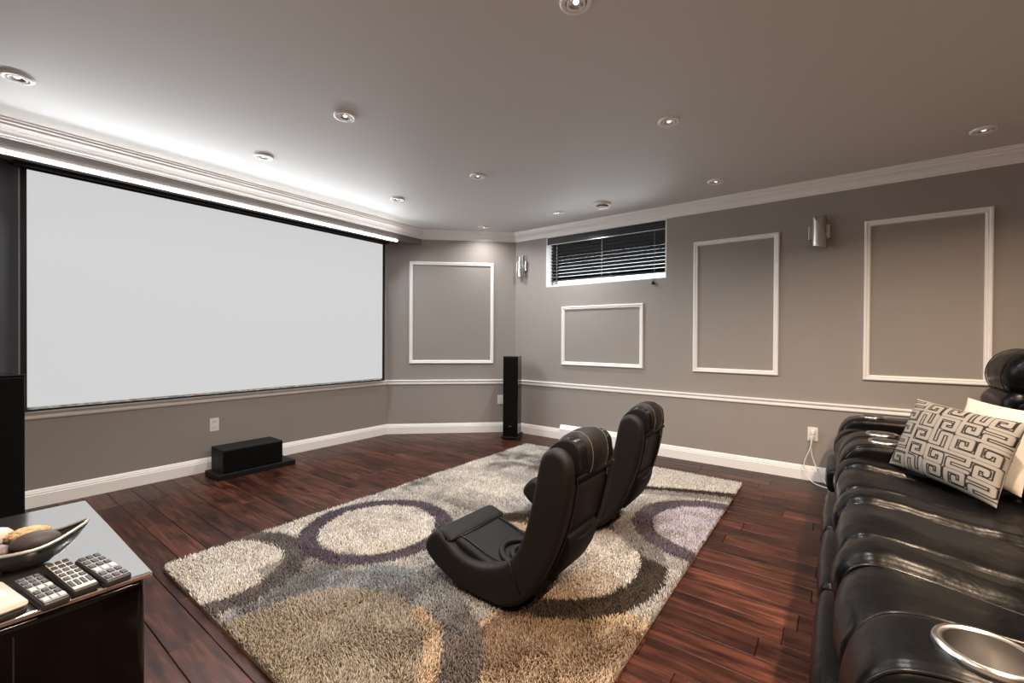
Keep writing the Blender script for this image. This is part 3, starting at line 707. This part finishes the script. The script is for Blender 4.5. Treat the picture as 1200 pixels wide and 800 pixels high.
# ------------------------------------------------------------------ leather recliners
def wrinkle(o, amt, sc):
    """small soft folds so the leather is not machine-flat"""
    tx = bpy.data.textures.new('folds', 'CLOUDS'); tx.noise_scale = sc
    md = o.modifiers.new('folds', 'DISPLACE'); md.texture = tx; md.strength = amt; md.mid_level = .5; md.texture_coords = 'OBJECT' if False else 'LOCAL'
def seat(r, y0, y1, tagname=''):
    ctr = [(.030, .330), (.012, .400), (.016, .470), (.045, .522), (.105, .545), (.20, .538), (.36, .512), (.52, .494), (.74, .49), (.78, .40), (.74, .30), (.30, .28), (.08, .285)]
    c = slab('seat_cushion', ctr, y0+.006, y1-.200, .042, 'leather', r, per=6, seg=6, mid=6, crown=.008); wrinkle(c, .018, .10)
    bol = [(.022, .320), (.000, .395), (.006, .470), (.038, .530), (.100, .560), (.20, .553), (.36, .528), (.52, .510), (.74, .50), (.78, .40), (.74, .30), (.30, .28), (.08, .285)]
    b = slab('seat_bolster', bol, y1-.215, y1-.006, .055, 'leather', r, per=6, seg=6, mid=4, crown=.004); wrinkle(b, .016, .08)
    P = spline(ctr, 6)
    top = [p for p in P if p[1] > .33 and p[0] < .69]
    i0 = min(range(len(P)), key=lambda i: abs(P[i][0]-.03)+abs(P[i][1]-.33)); seq = P[i0:i0+50]
    tube('piping', [(p[0]-.002, y0+.016, p[1]+.0) for p in inset_poly(P, .024)[i0:i0+50]], .006, 'leather_seam', c)
    tube('piping', [(p[0]-.002, y1-.207, p[1]+.002) for p in inset_poly(P, .012)[i0:i0+50]], .0055, 'leather_seam', c)
    fr = empty_part = None
    for z0, z1, xo in ((.055, .205, -.022), (.19, .345, -.034)):
        p = [(xo, z0+.02), (xo-.012, (z0+z1)/2), (xo, z1-.02), (xo+.04, z1), (.12, z1-.01), (.12, z0+.01), (xo+.04, z0)]
        q = slab('footrest_pad', p, y0+.004, y1-.004, .03, 'leather', r, per=5, seg=4, mid=4, crown=.004); wrinkle(q, .014, .07)
    # back: lumbar pad, head roll, shell
    lum = [(0.685, .47), (0.660, .56), (0.685, .68), (0.740, .80), (0.790, .875), (0.860, .88), (0.900, .80), (0.860, .60), (0.820, .45), (0.740, .43)]
    k = slab('back_cushion', lum, y0+.008, y1-.008, .06, 'leather', r, per=6, seg=6, mid=5, crown=.012); wrinkle(k, .018, .09)
    mid = [(0.740, .80), (0.732, .845), (0.760, .895), (0.840, .905), (0.920, .86), (0.900, .79), (0.820, .77)]
    k = slab('neck_roll', mid, y0+.012, y1-.012, .05, 'leather', r, per=6, seg=5, mid=4, crown=.008); wrinkle(k, .018, .07)
    hd = [(0.790, .890), (0.752, .945), (0.750, 1.02), (0.788, 1.092), (0.860, 1.128), (0.945, 1.11), (0.985, 1.04), (0.970, .94), (0.900, .875)]
    k = slab('headrest', hd, y0+.004, y1-.004, .075, 'leather', r, per=6, seg=7, mid=6, crown=.010); wrinkle(k, .014, .1)
    for yy in (y0+.095, y1-.095):
        tube('headrest_seam', [(p[0], yy, p[1]) for p in inset_poly(spline(hd, 6), -.007)][0:48], .003, 'leather_seam', k, 5)
    sh = [(0.840, .10), (0.840, .42), (0.900, .84), (0.970, 1.06), (1.030, 1.05), (1.060, .80), (1.050, .10)]
    slab('back_shell', sh, y0+.003, y1-.003, .02, 'leather', r, per=3, seg=3)
def arm(r, y0, y1, outer):
    pr = [(.012, .055), (.004, .25), (.010, .42), (.030, .525), (.072, .592), (.140, .620), (.25, .622), (.50, .622), (.75, .630), (.90, .628), (.945, .59), (.95, .30), (.945, .055), (.45, .05)]
    a = slab('armrest', pr, y0, y1, .042, 'leather', r, per=6, seg=6, mid=3, crown=.0); wrinkle(a, .007, .14)
    P = inset_poly(spline(pr, 6), .008)
    tube('piping', [(p[0], y0+.017, p[1]) for p in P[3:56]], .0045, 'leather_seam', a)
    tube('piping', [(p[0], y1-.017, p[1]) for p in P[3:56]], .0045, 'leather_seam', a)
    cx, cy = .222, (y0+y1)/2
    cup = lathe('cup_holder', [(.058, .010), (.064, .013), (.072, .012), (.075, .004), (.074, -.004)], 'chrome', a, (cx, cy, .622), 48)
    lathe('cup_wall', [(.0585, .011), (.056, .004), (.054, -.003), (.0535, -.0035)], 'chrome', cup, (cx, cy, .622), 48)
    return a
def carve_cup(a, cx, cy):
    """real well for the cup: boolean out of the arm, then line it"""
    bm = bmesh.new(); bmesh.ops.create_cone(bm, cap_ends=True, segments=40, radius1=.060, radius2=.060, depth=.2, matrix=Matrix.Translation((cx, cy, .62)))
    me = bpy.data.meshes.new('cutter'); bm.to_mesh(me); bm.free(); c = bpy.data.objects.new('cutter', me); COL.objects.link(c)
    md = a.modifiers.new('cup_well', 'BOOLEAN'); md.object = c; md.operation = 'DIFFERENCE'; md.solver = 'EXACT'
    dg = bpy.context.evaluated_depsgraph_get(); nm = bpy.data.meshes.new_from_object(a.evaluated_get(dg)); a.modifiers.clear(); a.data = nm; nm.shade_smooth()
    bpy.data.objects.remove(c)
    cups = [k for k in a.children if k.name.startswith('cup_holder')][0]
    for k in list(cups.children): bpy.data.objects.remove(k)
    lathe('cup_wall', [(.0595, .011), (.0575, -.020), (.0575, -.072), (.054, -.078), (.0005, -.079)], 'chrome', cups, (cx, cy, .622), 48)
A = [('sofa', (1.005, 1.24)), ('sofa', (3.01, 3.24)), ('chair', (3.25, 3.48)), ('chair', (3.985, 4.215))]
sofa = empty('recliner_sofa', (.45, 2.1, 0), 'long black leather three-seat recliner sofa with cup-holder arms', 'sofa')
rec = empty('recliner_chair', (.45, 3.73, 0), 'single black leather recliner chair with cup-holder arms beside the window wall', 'armchair')
for y0 in (1.24, 1.83, 2.42): seat(sofa, y0, y0+.59)
seat(rec, 3.48, 3.985)
for r_, (a, b) in ((sofa, A[0][1]), (sofa, A[1][1]), (rec, A[2][1]), (rec, A[3][1])):
    k = arm(r_, a, b, a < 2); carve_cup(k, .222, (a+b)/2)
box('base_frame', .06, .90, 1.02, 3.22, .012, .09, 'black_matte', sofa)
box('base_frame', .06, .90, 3.27, 4.20, .012, .09, 'black_matte', rec)
for r_, ys in ((sofa, (1.08, 3.16)), (rec, (3.31, 4.16))):
    for yy in ys:
        for xx in (.1, .86): box('foot', xx-.025, xx+.025, yy-.025, yy+.025, 0, .014, 'black_matte', r_)

# ------------------------------------------------------------------ cushions
def cushion(name, bl, br, tl, thick, nu, nv, m, label, color=None, back='lining'):
    bl, br, tl = Vector(bl), Vector(br), Vector(tl); u = br-bl; v = tl-bl; n = u.cross(v).normalized()
    if n.dot(Vector((0, 0, CAMZ))-bl) < 0: n = -n
    uu, vv = np.meshgrid(np.linspace(-1, 1, nu), np.linspace(-1, 1, nv)); uu = uu.ravel(); vv = vv.ravel()
    h = thick/2*np.clip((1-np.abs(uu)**2.6)*(1-np.abs(vv)**2.6), 0, 1)**.55
    pin = .045
    ue = uu*(1-pin*(1-vv**2)*np.abs(uu)**6*1.4); ve = vv*(1-pin*(1-uu**2)*np.abs(vv)**6*1.4)
    root = empty(name, bl+u*.5, label, 'cushion')
    cols = color(uu, vv) if color else None
    for side, s in (('front_cover', 1), ('back_cover', -1)):
        me = bpy.data.meshes.new(side)
        P = np.array(bl)[None]+np.outer((ue+1)/2, u)+np.outer((ve+1)/2, v)+np.outer(h*s, n)
        fs = []
        for j in range(nv-1):
            for i in range(nu-1):
                q = (j*nu+i, j*nu+i+1, (j+1)*nu+i+1, (j+1)*nu+i); fs.append(q if s > 0 else q[::-1])
        me.from_pydata(P.tolist(), [], fs)
        if s > 0 and cols is not None:
            c = me.color_attributes.new('tint', 'FLOAT_COLOR', 'POINT'); k = np.ones((len(P), 4), np.float32); k[:, :3] = cols; c.data.foreach_set('color', k.ravel())
        link(side, me, m if s > 0 else back, root, True)
    ed = [bl+u*a for a in np.linspace(.02, .98, 12)]
    return root
def meander(uu, vv):
    nx, ny = 5, 5; segs = []
    rr = random.Random(5)
    for i in range(nx):
        for j in range(ny):
            cx, cy = -1+(i+.5)*2/nx, -1+(j+.5)*2/ny; s = .158; k = rr.choice((0, 1, 2, 3)); fl = rr.choice((1, -1))
            a = [(-1, -1.15), (-1, 1), (1, 1), (1, -.72), (-.25, -.72), (-.25, .15), (.28, .15)]
            if (i+j) % 3 == 1: a = [(-1.15, -1), (1, -1), (1, 0), (-.9, 0), (-.9, 1), (1.1, 1)]
            pts = []
            for x, y in a:
                x *= fl
                for _ in range(k): x, y = -y, x
                pts.append((cx+x*s, cy+y*s))
            segs += [(pts[q], pts[q+1]) for q in range(len(pts)-1)]
    d = np.full(len(uu), 9.0)
    for (x0, y0), (x1, y1) in segs:
        dx, dy = x1-x0, y1-y0; t = np.clip(((uu-x0)*dx+(vv-y0)*dy)/(dx*dx+dy*dy+1e-9), 0, 1)
        d = np.minimum(d, np.hypot(uu-x0-t*dx, vv-y0-t*dy))
    ink = np.clip(1-(np.abs(d-.050)-.0105)/.006, 0, 1)
    c0, c1 = srgb((124, 120, 114)), srgb((20, 18, 18))
    return (c0[None]*(1-ink[:, None])+c1[None]*ink[:, None]).astype(np.float32)
cushion('patterned_cushion', (.222, 2.925, .556), (.515, 2.520, .520), (.345, 3.10, .880), .125, 170, 170, 'print', 'grey throw cushion with black looping meander lines on the sofa', meander)
cushion('plain_cushion', (.410, 2.905, .575), (.605, 2.63, .552), (.530, 3.09, .900), .07, 40, 40, 'lining', 'plain off-white throw cushion tucked behind the patterned one', None, 'warm_lit')

# ------------------------------------------------------------------ console table with remotes and bowl
TZ = .52; TX0, TX1, TY0, TY1 = -2.415, -1.535, -.14, .375
tb = empty('console_table', ((TX0+TX1)/2, (TY0+TY1)/2, 0), 'low glossy black console table with mirror-like top', 'table')
box('cabinet', TX0+.015, TX1-.012, TY0+.015, TY1-.012, .06, TZ-.016, 'black_gloss', tb, .022, 4)
box('table_top', TX0, TX1, TY0, TY1, TZ-.016, TZ, 'table_top', tb, .006, 3)
box('plinth', TX0+.05, TX1-.05, TY0+.05, TY1-.05, 0, .06, 'black_matte', tb)
box('door_gap', TX1-.0125, TX1-.0115, .115, .118, .08, TZ-.05, 'joint', tb)
def remote(px, label, plate, rows, dark_first, white_bars=False):
    c = [atz(x, y, TZ+.024) for x, y in px]     # back-left, back-right, front-right, front-left
    cen = sum(c, Vector())/4; t = ((c[2]+c[3])/2-(c[0]+c[1])/2); Lg = t.length; t.normalize(); wd = ((c[1]-c[0]).length+(c[2]-c[3]).length)/2
    s = Vector((-t.y, t.x, 0)); z0 = TZ
    r = empty('remote_control', (cen.x, cen.y, z0), label, 'remote', 'remote controls on the console table')
    mt = Matrix(((t.x, s.x, 0, cen.x), (t.y, s.y, 0, cen.y), (0, 0, 1, z0), (0, 0, 0, 1)))
    body = box('body', -Lg/2, Lg/2, -wd/2, wd/2, .0005, .021, 'rem_dark', r, .007, 4, mt)
    box('face_plate', -Lg/2+.005, Lg/2-.005, -wd/2+.004, wd/2-.004, .020, .0225, plate, r, .001, 2, mt)
    n = 3
    for i in range(rows):
        x = -Lg/2+.02+(Lg-.04)*i/(rows-1)
        for j in range(n):
            y = (j-1)*(wd*.29)
            dk = (i < dark_first) or i % 3 != 0 or white_bars
            hx, hy = (Lg-.04)/(rows-1)*.32, wd*.11
            if white_bars and i >= rows-2: continue
            box('button', x-hx, x+hx, y-hy, y+hy, .0215, .0255, 'rem_btn' if dk else 'rem_btn_l', r, .0015, 2, mt)
    if white_bars:
        for j in range(4):
            y = (j-1.5)*wd*.22; box('button', Lg/2-.062, Lg/2-.022, y-wd*.075, y+wd*.075, .0215, .025, 'rem_btn', r, .001, 2, mt)
remote([(15, 680), (45, 669), (83, 694), (50, 708)], 'grey remote control with rounded end beside the cream device', 'rem_grey', 7, 2)
remote([(50, 661), (80, 653), (117, 679), (85, 692)], 'white-faced remote control with four long bar buttons, middle of three', 'rem_white', 7, 7, True)
remote([(89, 655), (114, 646), (152, 667), (127, 682)], 'thick grey remote control nearest the table corner', 'rem_grey', 6, 3)
c = atz(-6, 700, TZ+.03)
dv = empty('cream_device', (c.x, c.y, TZ), 'small rounded cream device beside the grey remote', 'device')
mt = Matrix.Translation((c.x, c.y, TZ)) @ Matrix.Rotation(math.radians(10), 4, 'Z')
box('base', -.085, .085, -.032, .032, .0005, .016, 'rem_dark', dv, .006, 3, mt)
box('cover', -.088, .088, -.034, .034, .016, .034, 'cream', dv, .009, 4, mt)
box('pad', -.02, .025, -.016, .016, .0335, .036, 'rem_btn_l', dv, .002, 2, mt)
# boat-shaped bowl and what lies in it
bc = atz(26, 640, TZ+.06); bc.z = TZ
ax = Vector((.30, .95, 0)).normalized(); ay = Vector((-ax.y, ax.x, 0))
def bowl_pt(a, k, z):
    ex = .108*(1+.28*max(0, math.cos(a))**6); ey = .078
    return bc+ax*(ex*k*math.cos(a))+ay*(ey*k*math.sin(a))+Vector((0, 0, z))
bw_ = empty('decor_bowl', bc, 'black boat-shaped bowl with pale rim on the console table', 'bowl')
n = 40; prof = [(.30, .001), (.42, .004), (.62, .018), (.82, .038), (.96, .058), (1.0, .066), (.965, .064), (.80, .044), (.60, .024), (.40, .011), (.05, .009)]
rings = []
for k, z in prof: rings.append([tuple(bowl_pt(2*PI*j/n, k, z+.035*z/.066*max(0, math.cos(2*PI*j/n))**4)) for j in range(n)])
v, f = loft_rings(rings); pydata('shell', v, f, 'bowl', bw_, True)
rim = [bowl_pt(2*PI*j/n, .985, .067+.036*max(0, math.cos(2*PI*j/n))**4) for j in range(n+1)]
tube('rim', rim, .0042, 'bowl_rim', bw_)
def blob(name, cx, cy, z, sx, sy, sz, m, label, cat, rot=0, rough=0, ridges=0):
    bm = bmesh.new(); bmesh.ops.create_uvsphere(bm, u_segments=28, v_segments=16, radius=1)
    for q in bm.verts:
        k = 1+rough*(rng.random()-.5)*2
        if ridges: k *= 1+.09*math.cos(ridges*math.atan2(q.co.y, q.co.x))
        q.co = Vector((q.co.x*sx*k, q.co.y*sy*k, q.co.z*sz*(1+rough*(rng.random()-.5))))
    P_ = bc+ax*cx+ay*cy
    bmesh.ops.transform(bm, verts=bm.verts, matrix=Matrix.Translation((P_.x, P_.y, z)) @ Matrix.Rotation(math.atan2(ax.y, ax.x)+rot, 4, 'Z'))
    return tag(from_bm(name, bm, m, None, True), label, cat)
blob('oval_stone', .030, -.014, TZ+.072, .052, .036, .028, 'stone', 'smooth dark oval stone lying in the bowl', 'stone', .15)
blob('coral_piece', .005, .034, TZ+.082, .046, .020, .020, 'coral', 'crumbly tan coral piece behind the stone in bowl', 'coral', .1, .22)
blob('ridged_shell', -.048, -.016, TZ+.062, .030, .028, .018, 'shell', 'ridged mauve seashell beside the dark stone', 'shell', 0, .06, 11)
blob('pale_seashell', -.062, .038, TZ+.085, .034, .018, .028, 'paleshell', 'pale glossy seashell at the bowl back', 'shell', .5, .05, 5)
